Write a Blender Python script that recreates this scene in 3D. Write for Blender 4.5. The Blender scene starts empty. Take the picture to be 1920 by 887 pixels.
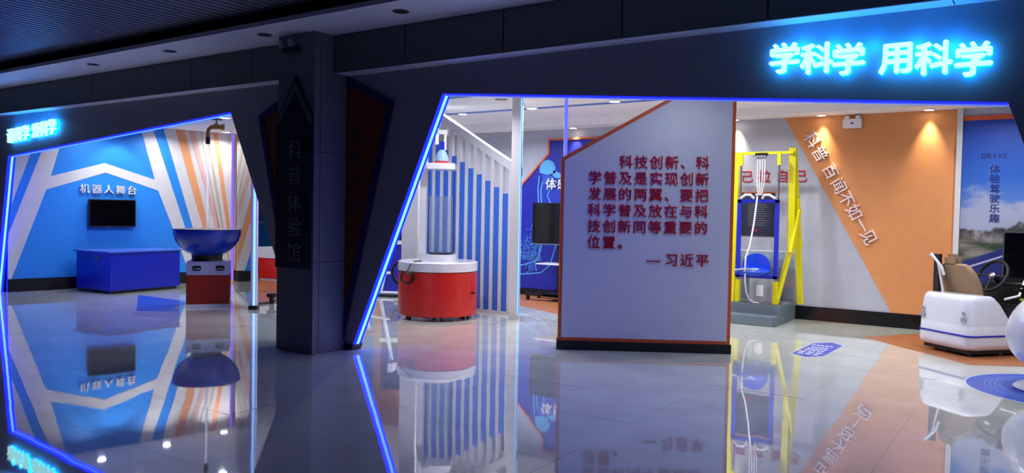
import bpy, bmesh, math, random
from mathutils import Vector, Matrix
random.seed(4)
S = bpy.context.scene
COL = S.collection
R = math.radians

# ------------------------------------------------------------------ camera
cd = bpy.data.cameras.new('camera'); cam = bpy.data.objects.new('camera', cd); COL.objects.link(cam)
S.camera = cam
cd.sensor_width = 36.0; cd.lens = 1465.0/1920.0*36.0; cd.clip_start = .05; cd.clip_end = 200
_y, _p, _r = R(34.29), R(1.83), R(1.076)
_f = Vector((-math.sin(_y)*math.cos(_p), math.cos(_y)*math.cos(_p), -math.sin(_p)))
_rt = Vector((math.cos(_y), math.sin(_y), 0)); _dn = _f.cross(_rt)
_r2 = _rt*math.cos(_r) - _dn*math.sin(_r); _d2 = _dn*math.cos(_r) + _rt*math.sin(_r)
M = Matrix((_r2, -_d2, -_f)).transposed().to_4x4(); M.translation = Vector((0, 0, 1.5))
cam.matrix_world = M

# ------------------------------------------------------------------ world, view
w = bpy.data.worlds.new('world'); S.world = w; w.use_nodes = True
w.node_tree.nodes['Background'].inputs[0].default_value = (.18, .17, .80, 1)
w.node_tree.nodes['Background'].inputs[1].default_value = .055
S.view_settings.view_transform = 'Standard'; S.view_settings.look = 'None'
S.view_settings.exposure = 0.0; S.view_settings.gamma = 1.0; S.view_settings.use_curve_mapping = False

# ------------------------------------------------------------------ lights of the exhibition room, with an added fill
def disc_light(x, y, z, watt, size=.12, col=(.88, .90, 1.0)):
    l = bpy.data.lights.new('disc_lamp', 'AREA'); l.shape = 'DISK'; l.size = size; l.energy = watt; l.color = col; l.spread = R(150)
    o = bpy.data.objects.new('disc_lamp', l); COL.objects.link(o); o.location = (x, y, z); return o
def spot(x, y, z, watt, ang, aim, col=(1, .86, .62), blend=.6, rad=.03):
    l = bpy.data.lights.new('wall_washer_lamp', 'SPOT'); l.energy = watt; l.spot_size = R(ang); l.spot_blend = blend; l.color = col; l.shadow_soft_size = rad
    o = bpy.data.objects.new('wall_washer_lamp', l); COL.objects.link(o); o.location = (x, y, z)
    d = Vector(aim) - o.location; o.rotation_euler = d.to_track_quat('-Z', 'Y').to_euler(); return o
CEIL = 3.08; DROP = 2.96; LCEIL = 2.94
G = 26.0
for x, y in ((-6.2, 8.16), (-6.2, 9.53), (-4.85, 9.5), (-3.4, 9.5), (-2.0, 9.5), (-.5, 9.5), (1.0, 9.5),
             (-.1, 7.9), (1.4, 7.6), (-7.6, 10.7), (-9.2, 10.7), (-11, 10.8), (-13.2, 11.0), (-5.5, 10.9), (-3.5, 10.6), (-.4, 10.8), (-7.6, 9.56), (-8.2, 7.8)):
    disc_light(x, y, CEIL-.03, G*(.66 if x > -4 and y < 10 else 1.0))
disc_light(-2.9, 7.35, CEIL-.03, 6.0, col=(.82, .92, 1.0))
disc_light(-5.9, 7.0, CEIL-.03, 9.0)  # added unseen fill lamp, brightens the front of the red drum
for x, y, k in ((-11.05, 7.88, .8), (-13.14, 9.39, .36), (-13.25, 8.25, .34), (-13.38, 7.12, .32), (-11.9, 6.9, .5)):
    disc_light(x, y, LCEIL-.03, G*k*1.6)
for x in (-3.93, -2.685, -1.322, -6.75, -10.6):
    spot(x, 11.755, DROP-.02, 95, 60, (x, 11.80, 1.9), blend=1.0)
spot(-13.45, 7.6, LCEIL-.03, 30, 80, (-13.9, 7.6, 1.4), (.9, .95, 1))

# ------------------------------------------------------------------ materials
def lin(r, g, b):
    def c(v):
        v /= 255.0
        return v/12.92 if v <= .04045 else ((v+.055)/1.055)**2.4
    return (c(r), c(g), c(b), 1)
_m = {}
def mat(name, rgb, rough=.5, metal=0.0, spec=.5, noise=.06, scale=8, bump=0.0, coat=0.0, emit=None, es=0.0):
    if name in _m: return _m[name]
    m = bpy.data.materials.new(name); m.use_nodes = True; _m[name] = m
    nt = m.node_tree; b = nt.nodes['Principled BSDF']
    c = lin(*rgb)
    b.inputs['Roughness'].default_value = rough; b.inputs['Metallic'].default_value = metal
    b.inputs['Specular IOR Level'].default_value = spec; b.inputs['Coat Weight'].default_value = coat
    if noise:
        tc = nt.nodes.new('ShaderNodeTexCoord'); n = nt.nodes.new('ShaderNodeTexNoise'); n.inputs['Scale'].default_value = scale; n.inputs['Detail'].default_value = 4
        nt.links.new(tc.outputs['Object'], n.inputs['Vector'])
        r = nt.nodes.new('ShaderNodeMix'); r.data_type = 'RGBA'
        r.inputs['A'].default_value = tuple(v*(1-noise) for v in c[:3])+(1,); r.inputs['B'].default_value = tuple(min(1, v*(1+noise)) for v in c[:3])+(1,)
        nt.links.new(n.outputs['Fac'], r.inputs['Factor']); nt.links.new(r.outputs['Result'], b.inputs['Base Color'])
        if bump:
            bp = nt.nodes.new('ShaderNodeBump'); bp.inputs['Strength'].default_value = bump; bp.inputs['Distance'].default_value = .01
            nt.links.new(n.outputs['Fac'], bp.inputs['Height']); nt.links.new(bp.outputs['Normal'], b.inputs['Normal'])
    else: b.inputs['Base Color'].default_value = c
    if emit:
        b.inputs['Emission Color'].default_value = (*emit, 1); b.inputs['Emission Strength'].default_value = es
    return m
white = mat('white_paint', (214, 214, 216), .6)
facade_m = mat('facade_paint', (150, 150, 160), .5)
ceil_m = mat('ceiling_paint', (238, 240, 240), .8)
grey_wall = mat('pale_grey_wall', (178, 182, 194), .65)
orange_w = mat('orange_wall_paint', (216, 145, 88), .6)
orange_t = mat('orange_trim', (214, 96, 48), .5)
blue_w = mat('blue_wall_paint', (34, 138, 228), .5)
navy_w = mat('navy_mural_blue', (28, 36, 158), .5)
cream = mat('cream_paint', (216, 212, 208), .6)
peach = mat('peach_stripe', (232, 158, 104), .6)
rose = mat('rose_stripe', (222, 176, 164), .6)
tan_s = mat('tan_stripe', (196, 176, 146), .6)
black_g = mat('black_gloss', (12, 13, 18), .15)
black_m = mat('black_plastic', (14, 14, 18), .4)
screen_m = mat('dark_screen', (5, 5, 7), .12, noise=0)
red_m = mat('red_gloss_paint', (206, 34, 26), .28, coat=.3)
red_d = mat('brick_red_paint', (150, 32, 18), .35)
shell_m = mat('white_fibreglass', (232, 233, 238), .25, coat=.5, noise=.02)
counter_m = mat('royal_blue_laminate', (12, 34, 176), .3)
ctop_m = mat('light_blue_laminate', (70, 100, 190), .3)
bowl_m = mat('blue_bowl_lacquer', (10, 48, 170), .25, coat=.3)
yellow_m = mat('yellow_steel', (232, 224, 10), .35)
bframe_m = mat('blue_steel', (24, 44, 190), .35)
bseat_m = mat('blue_plastic_seat', (10, 70, 205), .3)
steel_m = mat('brushed_steel', (170, 172, 176), .3, metal=1)
gpl = mat('grey_platform', (104, 120, 128), .35)
gbox = mat('grey_counterweight', (160, 168, 172), .5)
tan_m = mat('tan_upholstery', (150, 122, 90), .7, bump=.2, scale=60)
brass_m = mat('aged_brass', (176, 132, 74), .3, metal=1, noise=.2, scale=20)
slat_b = mat('blue_slat_board', (58, 112, 214), .45)
rope_m = mat('white_rope', (235, 235, 238), .8)
letter_red = mat('red_acrylic_letter', (180, 22, 40), .3)
letter_white = mat('white_acrylic_letter', (228, 230, 236), .35)
letter_blue = mat('blue_printed_letter', (14, 28, 112), .5)
pinkish = mat('pale_pink_letter', (236, 220, 222), .4)
clad_m = mat('column_cladding', (120, 122, 132), .42)
dark_blue_sign = mat('dark_blue_sign', (14, 18, 48), .5)
grey_edge = mat('grey_sign_edge', (92, 96, 104), .5)
sign_grey = mat('grey_sign_letter', (120, 122, 134), .5)
v_orange = mat('facade_orange', (120, 44, 10), .6)
v_blue = mat('facade_blue_outline', (22, 26, 96), .6)
bulk_m = mat('bulkhead_panel', (92, 98, 98), .5)
soffit_m = mat('soffit_paint', (226, 224, 232), .6)
slat_m = mat('metal_ceiling_slat', (92, 94, 106), .45, metal=.1)
dark_void = mat('dark_recess', (14, 15, 18), .8)
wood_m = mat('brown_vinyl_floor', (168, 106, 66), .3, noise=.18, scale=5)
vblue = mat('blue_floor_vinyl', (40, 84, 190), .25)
ringb = mat('pale_blue_ring', (110, 150, 220), .3)
print_lb = mat('pale_blue_print', (90, 170, 226), .6, noise=.15, scale=14)
poster_d = mat('dark_poster', (44, 50, 70), .3, noise=.7, scale=5)

def emis(name, col, s):
    m = bpy.data.materials.new(name); m.use_nodes = True; nt = m.node_tree; nt.nodes.clear()
    e = nt.nodes.new('ShaderNodeEmission'); e.inputs[0].default_value = (*col, 1); e.inputs[1].default_value = s
    o = nt.nodes.new('ShaderNodeOutputMaterial'); nt.links.new(e.outputs[0], o.inputs[0]); return m
led_core = emis('led_core', (.20, .70, 1.0), 1.5)
led_side = emis('led_glow', (.0018, .003, 1.0), 15.0)  # blue halo of the strips, put into emissive flanks
led_thin = emis('led_thin_blue', (.10, .16, 1.0), 1.3)
led_cyan = emis('led_thin_cyan', (.10, .38, 1.0), 1.6)
led_purple = emis('led_purple', (.28, .12, .95), 1.2)
lamp_em = emis('lamp_face', (1, .98, .95), 14)
sign_face = emis('sign_face_light', (.45, 1.0, 1.0), 1.5)
sign_back = emis('sign_halo_light', (.0, .30, 1.0), 11.0)

def glass_mat(name, tint=(.9, .96, 1), rough=0.0, alpha=.12, ior=1.5, milk=0.0):
    m = bpy.data.materials.new(name); m.use_nodes = True; nt = m.node_tree; nt.nodes.clear()
    t = nt.nodes.new('ShaderNodeBsdfTransparent'); t.inputs[0].default_value = (*tint, 1)
    g = nt.nodes.new('ShaderNodeBsdfGlossy'); g.inputs['Roughness'].default_value = rough
    f = nt.nodes.new('ShaderNodeFresnel'); f.inputs[0].default_value = ior
    a = nt.nodes.new('ShaderNodeMath'); a.operation = 'ADD'; a.inputs[1].default_value = alpha*.2; a.use_clamp = True
    nt.links.new(f.outputs[0], a.inputs[0])
    mx = nt.nodes.new('ShaderNodeMixShader'); nt.links.new(a.outputs[0], mx.inputs[0]); nt.links.new(t.outputs[0], mx.inputs[1]); nt.links.new(g.outputs[0], mx.inputs[2])
    if milk:
        d_ = nt.nodes.new('ShaderNodeBsdfTranslucent'); d_.inputs[0].default_value = (.95, .95, 1, 1); m2 = nt.nodes.new('ShaderNodeMixShader'); m2.inputs[0].default_value = milk
        nt.links.new(mx.outputs[0], m2.inputs[1]); nt.links.new(d_.outputs[0], m2.inputs[2]); mx = m2
    o = nt.nodes.new('ShaderNodeOutputMaterial'); nt.links.new(mx.outputs[0], o.inputs[0]); return m
glass = glass_mat('clear_glass'); tube_glass = glass_mat('tube_acrylic', (.97, .98, 1), alpha=0, ior=1.06); green_glass = glass_mat('green_tinted_tube', (.86, .93, .92), alpha=0, ior=1.06, milk=.16)
water_m = glass_mat('water_column', (.96, .96, 1), alpha=0, ior=1.15, milk=.25)

def floor_material():
    m = bpy.data.materials.new('polished_tile'); m.use_nodes = True; nt = m.node_tree; b = nt.nodes['Principled BSDF']
    g = nt.nodes.new('ShaderNodeNewGeometry'); n = nt.nodes.new('ShaderNodeTexNoise'); n.inputs['Scale'].default_value = 2.2; n.inputs['Detail'].default_value = 5
    nt.links.new(g.outputs['Position'], n.inputs['Vector'])
    r = nt.nodes.new('ShaderNodeValToRGB'); r.color_ramp.elements[0].position = .35; r.color_ramp.elements[0].color = lin(200, 205, 192); r.color_ramp.elements[1].position = .7; r.color_ramp.elements[1].color = lin(216, 221, 208)
    nt.links.new(n.outputs['Fac'], r.inputs[0]); nt.links.new(r.outputs[0], b.inputs['Base Color'])
    b.inputs['Roughness'].default_value = .03; b.inputs['IOR'].default_value = 1.62
    b.inputs['Coat Weight'].default_value = .7; b.inputs['Coat Roughness'].default_value = .012; b.inputs['Coat IOR'].default_value = 1.6
    n2 = nt.nodes.new('ShaderNodeTexNoise'); n2.inputs['Scale'].default_value = 1.6; n2.inputs['Detail'].default_value = 1
    nt.links.new(g.outputs['Position'], n2.inputs['Vector'])
    bp = nt.nodes.new('ShaderNodeBump'); bp.inputs['Strength'].default_value = .10; bp.inputs['Distance'].default_value = .006
    nt.links.new(n2.outputs['Fac'], bp.inputs['Height']); nt.links.new(bp.outputs['Normal'], b.inputs['Normal']); nt.links.new(bp.outputs['Normal'], b.inputs['Coat Normal'])
    return m
tile_m = floor_material()
grout_m = mat('tile_grout', (176, 176, 170), .7)

# ------------------------------------------------------------------ mesh helpers
def tagp(o, label=None, cat=None, group=None, kind=None):
    if label: o['label'] = label
    if cat: o['category'] = cat
    if group: o['group'] = group
    if kind: o['kind'] = kind
    return o
def thing(name, label, cat, loc=(0, 0, 0), rz=0, group=None):
    o = bpy.data.objects.new(name, None); COL.objects.link(o); o.location = loc; o.rotation_euler = (0, 0, rz); o.empty_display_size = .1
    return tagp(o, label, cat, group)
class MB:
    def __init__(s): s.b = bmesh.new()
    def box(s, x0, x1, y0, y1, z0, z1, bev=0, rz=0, c=None):
        vs = [s.b.verts.new((x, y, z)) for x in (x0, x1) for y in (y0, y1) for z in (z0, z1)]
        fs = [s.b.faces.new([vs[i] for i in q]) for q in ((0, 1, 3, 2), (4, 6, 7, 5), (0, 4, 5, 1), (2, 3, 7, 6), (0, 2, 6, 4), (1, 5, 7, 3))]
        if bev:
            es = {e for f in fs for e in f.edges}
            r = bmesh.ops.bevel(s.b, geom=list(es), offset=bev, segments=2, affect='EDGES'); vs = list({v for f in r['faces'] for v in f.verts}|{v for v in vs if v.is_valid})
        if rz:
            bmesh.ops.rotate(s.b, verts=[v for v in vs if v.is_valid], cent=c or ((x0+x1)/2, (y0+y1)/2, 0), matrix=Matrix.Rotation(rz, 3, 'Z'))
        return s
    def cyl(s, x, y, z0, z1, r0, r1=None, n=28):
        return s.lathe([(r0, z0), (r0 if r1 is None else r1, z1)], (x, y), n, True)
    def lathe(s, prof, c=(0, 0), n=32, caps=False):
        rings = [[s.b.verts.new((c[0]+r*math.cos(2*math.pi*i/n), c[1]+r*math.sin(2*math.pi*i/n), z)) for i in range(n)] for r, z in prof]
        for a, b in zip(rings, rings[1:]):
            for i in range(n): s.b.faces.new((a[i], a[(i+1) % n], b[(i+1) % n], b[i]))
        if caps:
            s.b.faces.new(rings[0][::-1]); s.b.faces.new(rings[-1])
        return s
    def tube(s, pts, r, n=10, cap=True):
        pts = [Vector(p) for p in pts]; rings = []
        for i, p in enumerate(pts):
            d = (pts[min(i+1, len(pts)-1)] - pts[max(i-1, 0)]).normalized()
            a = d.orthogonal().normalized() if i == 0 else (ref - d*ref.dot(d)).normalized()
            ref = a; bb = d.cross(a); rr = r[i] if isinstance(r, (list, tuple)) else r
            rings.append([s.b.verts.new(p + a*rr*math.cos(2*math.pi*k/n) + bb*rr*math.sin(2*math.pi*k/n)) for k in range(n)])
        for a, b in zip(rings, rings[1:]):
            for k in range(n): s.b.faces.new((a[k], a[(k+1) % n], b[(k+1) % n], b[k]))
        if cap: s.b.faces.new(rings[0][::-1]); s.b.faces.new(rings[-1])
        return s
    def bar(s, a, b, wx, wy):          # square bar between two points
        a, b = Vector(a), Vector(b); d = (b-a).normalized()
        u = Vector((0, 0, 1)).cross(d)
        u = Vector((1, 0, 0)) if u.length < 1e-3 else u.normalized()
        v = d.cross(u)
        q = [s.b.verts.new(p + u*i*wx/2 + v*j*wy/2) for p in (a, b) for i, j in ((-1, -1), (1, -1), (1, 1), (-1, 1))]
        for f in ((3, 2, 1, 0), (4, 5, 6, 7), (0, 1, 5, 4), (1, 2, 6, 5), (2, 3, 7, 6), (3, 0, 4, 7)): s.b.faces.new([q[i] for i in f])
        return s
    def prism(s, fn, poly, d0, d1):    # fn(a, b, depth) -> point
        A = [s.b.verts.new(fn(a, b, d0)) for a, b in poly]; B = [s.b.verts.new(fn(a, b, d1)) for a, b in poly]
        f1 = s.b.faces.new(A); f2 = s.b.faces.new(B[::-1])
        for i in range(len(poly)):
            j = (i+1) % len(poly); s.b.faces.new((A[j], A[i], B[i], B[j]))
        f1.normal_update(); f2.normal_update()
        if len(poly) > 4: bmesh.ops.triangulate(s.b, faces=[f1, f2])
        return s
    def sphere(s, c, r, sc=(1, 1, 1), n=16):
        rr = bmesh.ops.create_uvsphere(s.b, u_segments=n, v_segments=max(6, n//2), radius=r)
        bmesh.ops.scale(s.b, vec=sc, verts=rr['verts']); bmesh.ops.translate(s.b, vec=c, verts=rr['verts']); return s
    def build(s, name, m, parent=None, smooth=False, kind=None):
        bmesh.ops.recalc_face_normals(s.b, faces=s.b.faces[:])
        me = bpy.data.meshes.new(name); s.b.to_mesh(me); s.b.free(); me.materials.append(m)
        if smooth:
            for p in me.polygons: p.use_smooth = True
            try: me.set_sharp_from_angle(angle=R(40))
            except Exception: pass
        o = bpy.data.objects.new(name, me); COL.objects.link(o)
        if parent is not None: o.parent = parent
        if kind: o['kind'] = kind
        return o
class Frame:                            # an upright plane: L along it, z up, d = distance out of it towards the visitor
    def __init__(s, p, q):
        s.p = Vector((p[0], p[1], 0)); s.u = Vector((q[0]-p[0], q[1]-p[1], 0)).normalized(); s.n = Vector((s.u.y, -s.u.x, 0))
    def __call__(s, L, z, d=0): return s.p + s.u*L + s.n*d + Vector((0, 0, z))
    def plate(s, name, poly, d0, d1, m, parent=None, kind=None): return MB().prism(s, poly, d0, d1).build(name, m, parent, kind=kind)
    def rect(s, name, L0, L1, z0, z1, d0, d1, m, parent=None, kind=None): return s.plate(name, [(L0, z0), (L1, z0), (L1, z1), (L0, z1)], d0, d1, m, parent, kind)
def ring_poly(fr, name, poly, wdt, d0, d1, m, parent, closed=True, kind=None):   # a band along the polygon's outline, inside it
    n = len(poly); mb = MB(); cx = sum(p[0] for p in poly)/n; cz = sum(p[1] for p in poly)/n
    inn = []
    for i in range(n):
        a, b, c = Vector(poly[i-1]), Vector(poly[i]), Vector(poly[(i+1) % n])
        e1 = (b-a).normalized(); e2 = (c-b).normalized(); sg = 1 if sum(poly[q-1][0]*poly[q][1]-poly[q][0]*poly[q-1][1] for q in range(n)) > 0 else -1
        n1 = Vector((-e1.y, e1.x))*sg; n2 = Vector((-e2.y, e2.x))*sg
        k = (n1+n2); k = k/max(.35, k.dot(n1)) if k.length > 1e-6 else n1
        inn.append(b + k*wdt)
    for i in range(n):
        j = (i+1) % n
        if not closed and j == 0: continue
        mb.prism(fr, [tuple(poly[i]), tuple(poly[j]), tuple(inn[j]), tuple(inn[i])], d0, d1)
    return mb.build(name, m, parent, kind=kind)

# ---- lettering: one shared mesh per character and weight
_ch = {}
def char_mesh(ch, depth, bold, m, res=2):
    k = (ch, depth, bold, m.name)
    if k in _ch: return _ch[k]
    cu = bpy.data.curves.new('glyph', 'FONT'); cu.body = ch; cu.size = 1.0; cu.extrude = depth/2; cu.offset = min(0, bold); cu.align_x = 'CENTER'; cu.resolution_u = res
    o = bpy.data.objects.new('glyph', cu); COL.objects.link(o)
    dg = bpy.context.evaluated_depsgraph_get(); dg.update()
    me = bpy.data.meshes.new_from_object(o.evaluated_get(dg)); me.name = 'character'
    bpy.data.objects.remove(o); bpy.data.curves.remove(cu)
    dy = -.38 if ord(ch) > 255 else -.35
    if bold > 0:                       # heavier strokes: the outline repeated with small shifts
        bm_ = bmesh.new()
        for q_, (ox, oy) in enumerate(((0, 0), (bold, 0), (-bold, 0), (0, bold*.8), (0, -bold*.8))):
            t_ = me.copy(); t_.transform(Matrix.Translation((ox, oy, -.004*q_))); bm_.from_mesh(t_); bpy.data.meshes.remove(t_)
        bm_.to_mesh(me); bm_.free()
    me.transform(Matrix.Translation((0, dy, depth/2)))
    me.materials.clear(); me.materials.append(m); _ch[k] = me; return me
def put_char(fr, ch, L, z, size, m, parent, depth=.06, bold=0.0, rot=0.0, off=0.0, sx=1.0, name='character'):
    me = char_mesh(ch, depth, bold, m); o = bpy.data.objects.new(name, me); COL.objects.link(o)
    u, n = fr.u, fr.n; up = Vector((0, 0, 1))
    X = u*math.cos(rot) + up*math.sin(rot); Y = -u*math.sin(rot) + up*math.cos(rot)
    mw = Matrix((X*size*sx, Y*size, n*size)).transposed().to_4x4(); mw.translation = fr(L, z, off)
    if parent is not None: o.parent = parent; mw = parent.matrix_basis.inverted() @ mw
    o.matrix_local = mw if parent is None else mw
    return o

FAC = Frame((0, 5.87), (1, 5.87)); BACK = Frame((0, 11.85), (1, 11.85))
LEFT = Frame((-14.25, 5.95), (-13.45, 9.85)); PANEL = Frame((-4.372, 7.334), (-2.779, 8.303)); CFR = Frame((0, 5.42), (1, 5.42))

# ------------------------------------------------------------------ floor
base = MB().box(-17, 4.5, -2, 12.4, -.12, -.006).build('floor', grout_m, kind='structure')
_ci = M.inverted()
def seen(x, y):
    v = _ci @ Vector((x, y, 0)); d = -v.z
    return d > 3.2 and abs(v.x/d*1465) < 1060 and (v.y/d*1465) > -560
T = .8; tme = None; cells = []
for i in range(-21, 6):
    for j in range(-2, 16):
        x0, y0 = i*T, j*T + .27
        if y0+T > 12 or not any(seen(x0+a*T, y0+b*T) for a in (0, .5, 1) for b in (0, .5, 1)): continue
        v = _ci @ Vector((x0, y0, 0)); cells.append((-v.z, x0, y0))
cells.sort()
mb = MB(); mb.box(.0006, T-.0006, .0006, T-.0006, -.006, 0); proto = mb.build('tile', tile_m, base); tme = proto.data
near = cells[:300]
for k, (d, x0, y0) in enumerate(near):
    o = proto if k == 0 else bpy.data.objects.new('tile', tme)
    if k: COL.objects.link(o); o.parent = base
    o.location = (x0, y0, 0); o.rotation_euler = (random.gauss(0, R(.04)), random.gauss(0, R(.04)), 0)
done = {(round(x, 3), round(y, 3)) for _, x, y in near}
mb = MB()
for i in range(-21, 6):
    for j in range(-3, 16):
        x0, y0 = i*T, j*T+.27
        if (round(x0, 3), round(y0, 3)) in done or y0 > 12: continue
        mb.box(x0+.001, x0+T-.001, y0+.001, y0+T-.001, -.006, 0)
mb.build('outer_tiles', tile_m, base, kind='stuff')

# ------------------------------------------------------------------ corridor facade
poly = [(-16.5, 0), (-14.39, 0), (-13.913, 2.251), (-8.132, 2.632), (-6.82, 0), (-6.045, 0), (-4.844, 2.627), (-.221, 2.25), (.56, 0), (4, 0), (4, 2.9), (-16.5, 2.9)]
wf = FAC.plate('wall_front', poly, 0, -.12, facade_m, kind='structure')
FAC.plate('base_block', [(-6.83, 0), (-6.03, 0), (-6.003, .06), (-6.86, .06)], .012, -.13, black_g, wf)
# orange shield with the dark blue outline on the slanted pier
sh = [(-7.584, 2.558), (-6.95, .10), (-6.14, .10), (-5.461, 2.59), (-6.12, 2.888), (-6.78, 2.888)]
shield = thing('facade_shield', 'dark orange shield-shaped board with navy outline on the slanted pier behind the column', 'sign')
FAC.plate('board', sh, .002, .014, v_orange, shield)
ring_poly(FAC, 'outline', sh, .075, .014, .024, v_blue, shield)
for i, ch in enumerate('创客空间'):
    put_char(FAC, ch, -5.985-.012*i, 2.285-.258*i, .17, mat('dim_letter', (78, 62, 72), .5), shield, .03, .0, off=.014)
# bulkhead of cladding panels over the facade, soffit and slatted corridor ceiling
bk = MB().box(-16.5, 4, 5.70, 5.93, 2.92, 3.27).build('trim_1', dark_void, kind='structure')
x = -5.155 - 1.155*9; pm = um = None
while x < 3.5:
    if pm is None: o = MB().box(.007, 1.148, 5.67, 5.69, 2.9, 3.28).build('panel', bulk_m, bk); pm = o.data
    else: o = bpy.data.objects.new('panel', pm); COL.objects.link(o); o.parent = bk
    o.location = (x, 0, 0)
    if um is None: o = MB().box(.004, 1.151, 5.691, 5.868, 2.9, 2.912).build('underside_panel', soffit_m, bk); um = o.data
    else: o = bpy.data.objects.new('underside_panel', um); COL.objects.link(o); o.parent = bk
    o.location = (x, 0, 0); x += 1.155
sf = MB().box(-16.5, 4, 5.0, 5.93, 3.285, 3.33).build('ceiling_soffit', soffit_m, kind='structure')
MB().box(-16.5, 4, 5.26, 5.34, 3.33, 3.5).build('cover_strip', dark_void, sf)
cc = MB().box(-16.5, 4, -2, 5.34, 3.52, 3.56).build('ceiling_corridor', dark_void, kind='structure')
sm = None
for i in range(112):
    if sm is None: o = MB().box(0, .078, 1.2, 5.26, 3.44, 3.455).build('slat', slat_m, cc); sm = o.data
    else: o = bpy.data.objects.new('slat', sm); COL.objects.link(o); o.parent = cc
    o.location = (-14.0 + .11*i, 0, 0)
for x, wh in ((-4.86, 'nearest the camera'), (-6.75, 'just left of the column top'), (-8.45, 'second left of the column'), (-10.15, 'farthest along the corridor')):
    t = thing('unlit_downlight', f'unlit round recessed downlight in the purple-lit soffit, {wh}', 'ceiling light', (x, 5.28, 3.285), 0, 'unlit downlights in the corridor soffit')
    MB().lathe([(.055, -.002), (.075, -.006), (.078, 0)]).build('rim', grey_edge, t, True)
    MB().cyl(0, 0, -.003, .0, .06).build('lens', dark_void, t)

# ------------------------------------------------------------------ LED strips
def led_strip(name, label, pts, rot_axis, core_w, side_w, core_m, side_m):
    t = thing(name, label, 'led light')
    return t
def led(fr, a, b, inn, label, cm, sm_, d0=-.004, d1=-.112, cw=.042):
    """strip lying on the return of the opening; inn = unit vector in the plane pointing into the opening"""
    t = thing('led_strip', label, 'led light')
    ix, iz = inn; th = .008
    def q(o, e0, e1, m, nm):
        p = [(a[0]+ix*o, a[1]+iz*o), (b[0]+ix*o, b[1]+iz*o), (b[0], b[1]), (a[0], a[1])]
        fr.plate(nm, p, e0, e1, m, t)
    mid = (d0+d1)/2
    q(th, d0, mid+cw/2, sm_, 'glow_band'); q(th, mid-cw/2, d1, sm_, 'glow_band'); q(th+.006, mid+cw/2, mid-cw/2, cm, 'light_tube')  # flanks glow blue to imitate the halo around the light tube
    return t
led(FAC, (-6.015, .066), (-4.848, 2.618), (.909, -.416), 'thick slanted cyan-blue led strip rising from the floor beside the dark column', led_core, led_side, cw=.034)
led(FAC, (-4.835, 2.622), (-.225, 2.247), (-.08, -1), 'thin long blue led strip along the top edge of the wide right opening', led_thin, led_side, cw=.02)
led(FAC, (-14.375, .0), (-13.905, 2.24), (.98, -.2), 'slanted blue led strip at the far left edge of the left opening', led_core, led_side, cw=.03)
led(FAC, (-13.90, 2.247), (-8.14, 2.626), (.066, -1), 'thin pale blue led strip along the top edge of the left opening', led_cyan, led_side, cw=.03)

def lit_post(name, label, x, y, h, wd=.08, foot=True, cm=led_core, sm_=led_purple, rz=-.6, white_w=0, cwid=.033):
    t = thing(name, label, 'led light', (x, y, 0), rz)
    MB().box(-wd/2-white_w, wd/2, -.02, .05, .0, h).build('post', white, t)
    MB().box(wd/2-.012-cwid, wd/2-.012, -.030, -.02, .06, h-.02).build('light_tube', cm, t)
    MB().box(wd/2-.012, wd/2, -.028, -.02, .06, h-.02).build('glow_band', sm_, t)
    if wd > .06: MB().box(wd/2-.062, wd/2-.045, -.028, -.02, .06, h-.02).build('glow_band', sm_, t)
    if foot: MB().box(-wd/2-.02, wd/2+.02, -.05, .07, 0, .055).build('foot', black_g, t)
    return t
lit_post('led_post', 'bright cyan vertical led post with black foot ending the glass partition by the tap bowl', -9.52, 7.29, LCEIL, .085, rz=R(34))
lit_post('led_post', 'thin purple vertical led post at the far end of the striped wall behind the bowl', -13.35, 9.70, LCEIL, .05, False, led_purple, led_purple, rz=R(45))
lit_post('led_post', 'white post with thin bright led line at the right end of the slatted screen', -6.03, 9.02, CEIL, .035, False, led_core, led_thin, rz=R(34), white_w=.11, cwid=.014)
lit_post('led_post', 'slim pale purple led post rising behind the left edge of the quotation panel', -5.42, 9.2, CEIL, .045, False, led_thin, led_purple, rz=R(34))

# glass partition between the striped wall and the cyan post
gp = thing('glass_partition', 'tall clear glass partition reflecting the blue bowl beside the cyan led post', 'glass partition')
GF = Frame((-11.70, 8.58), (-9.58, 7.33)); GL = math.hypot(2.12, 1.25)
GF.rect('pane', 0, GL, .03, LCEIL-.02, 0, -.012, glass, gp)
GF.rect('bottom_channel', 0, GL, 0, .03, .012, -.024, steel_m, gp)

# ------------------------------------------------------------------ illuminated signs on the facade
def lit_sign(label, chars, size, sx):
    t = thing('lit_sign', label, 'sign')
    for ch, L, z in chars:
        c = put_char(FAC, ch, L, z, size, sign_face, t, .03/size, .030, off=.055, sx=sx)
        b = put_char(FAC, ch, L, z, size, sign_back, t, .03/size, .034, off=.022, sx=sx, name='halo_light')
    for (c0_, a_, b_), (c1_, a2, b2) in zip(chars, chars[1:]):
        l = bpy.data.lights.new('halo_fill', 'POINT'); l.energy = 1.6; l.color = (.0, .20, 1.0); l.shadow_soft_size = .03
        o = bpy.data.objects.new('halo_fill', l); COL.objects.link(o); o.location = FAC((a_+a2)/2, (b_+b2)/2+.10, .075)  # added point lamps between letters, widen the blue glow on the wall
    return t
lit_sign('glowing cyan-white chinese character sign over the wide right opening', [('学', -1.60, 2.647), ('科', -1.375, 2.625), ('学', -1.165, 2.600), ('用', -.860, 2.583), ('科', -.640, 2.558), ('学', -.415, 2.530)], .225, 1.0)
lit_sign('glowing cyan-white chinese character sign over the far left opening', [('讲', -13.66, 2.555), ('科', -13.41, 2.57), ('学', -13.16, 2.585), ('爱', -12.83, 2.61), ('科', -12.58, 2.625), ('学', -12.33, 2.64)], .235, 1.05)

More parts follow.
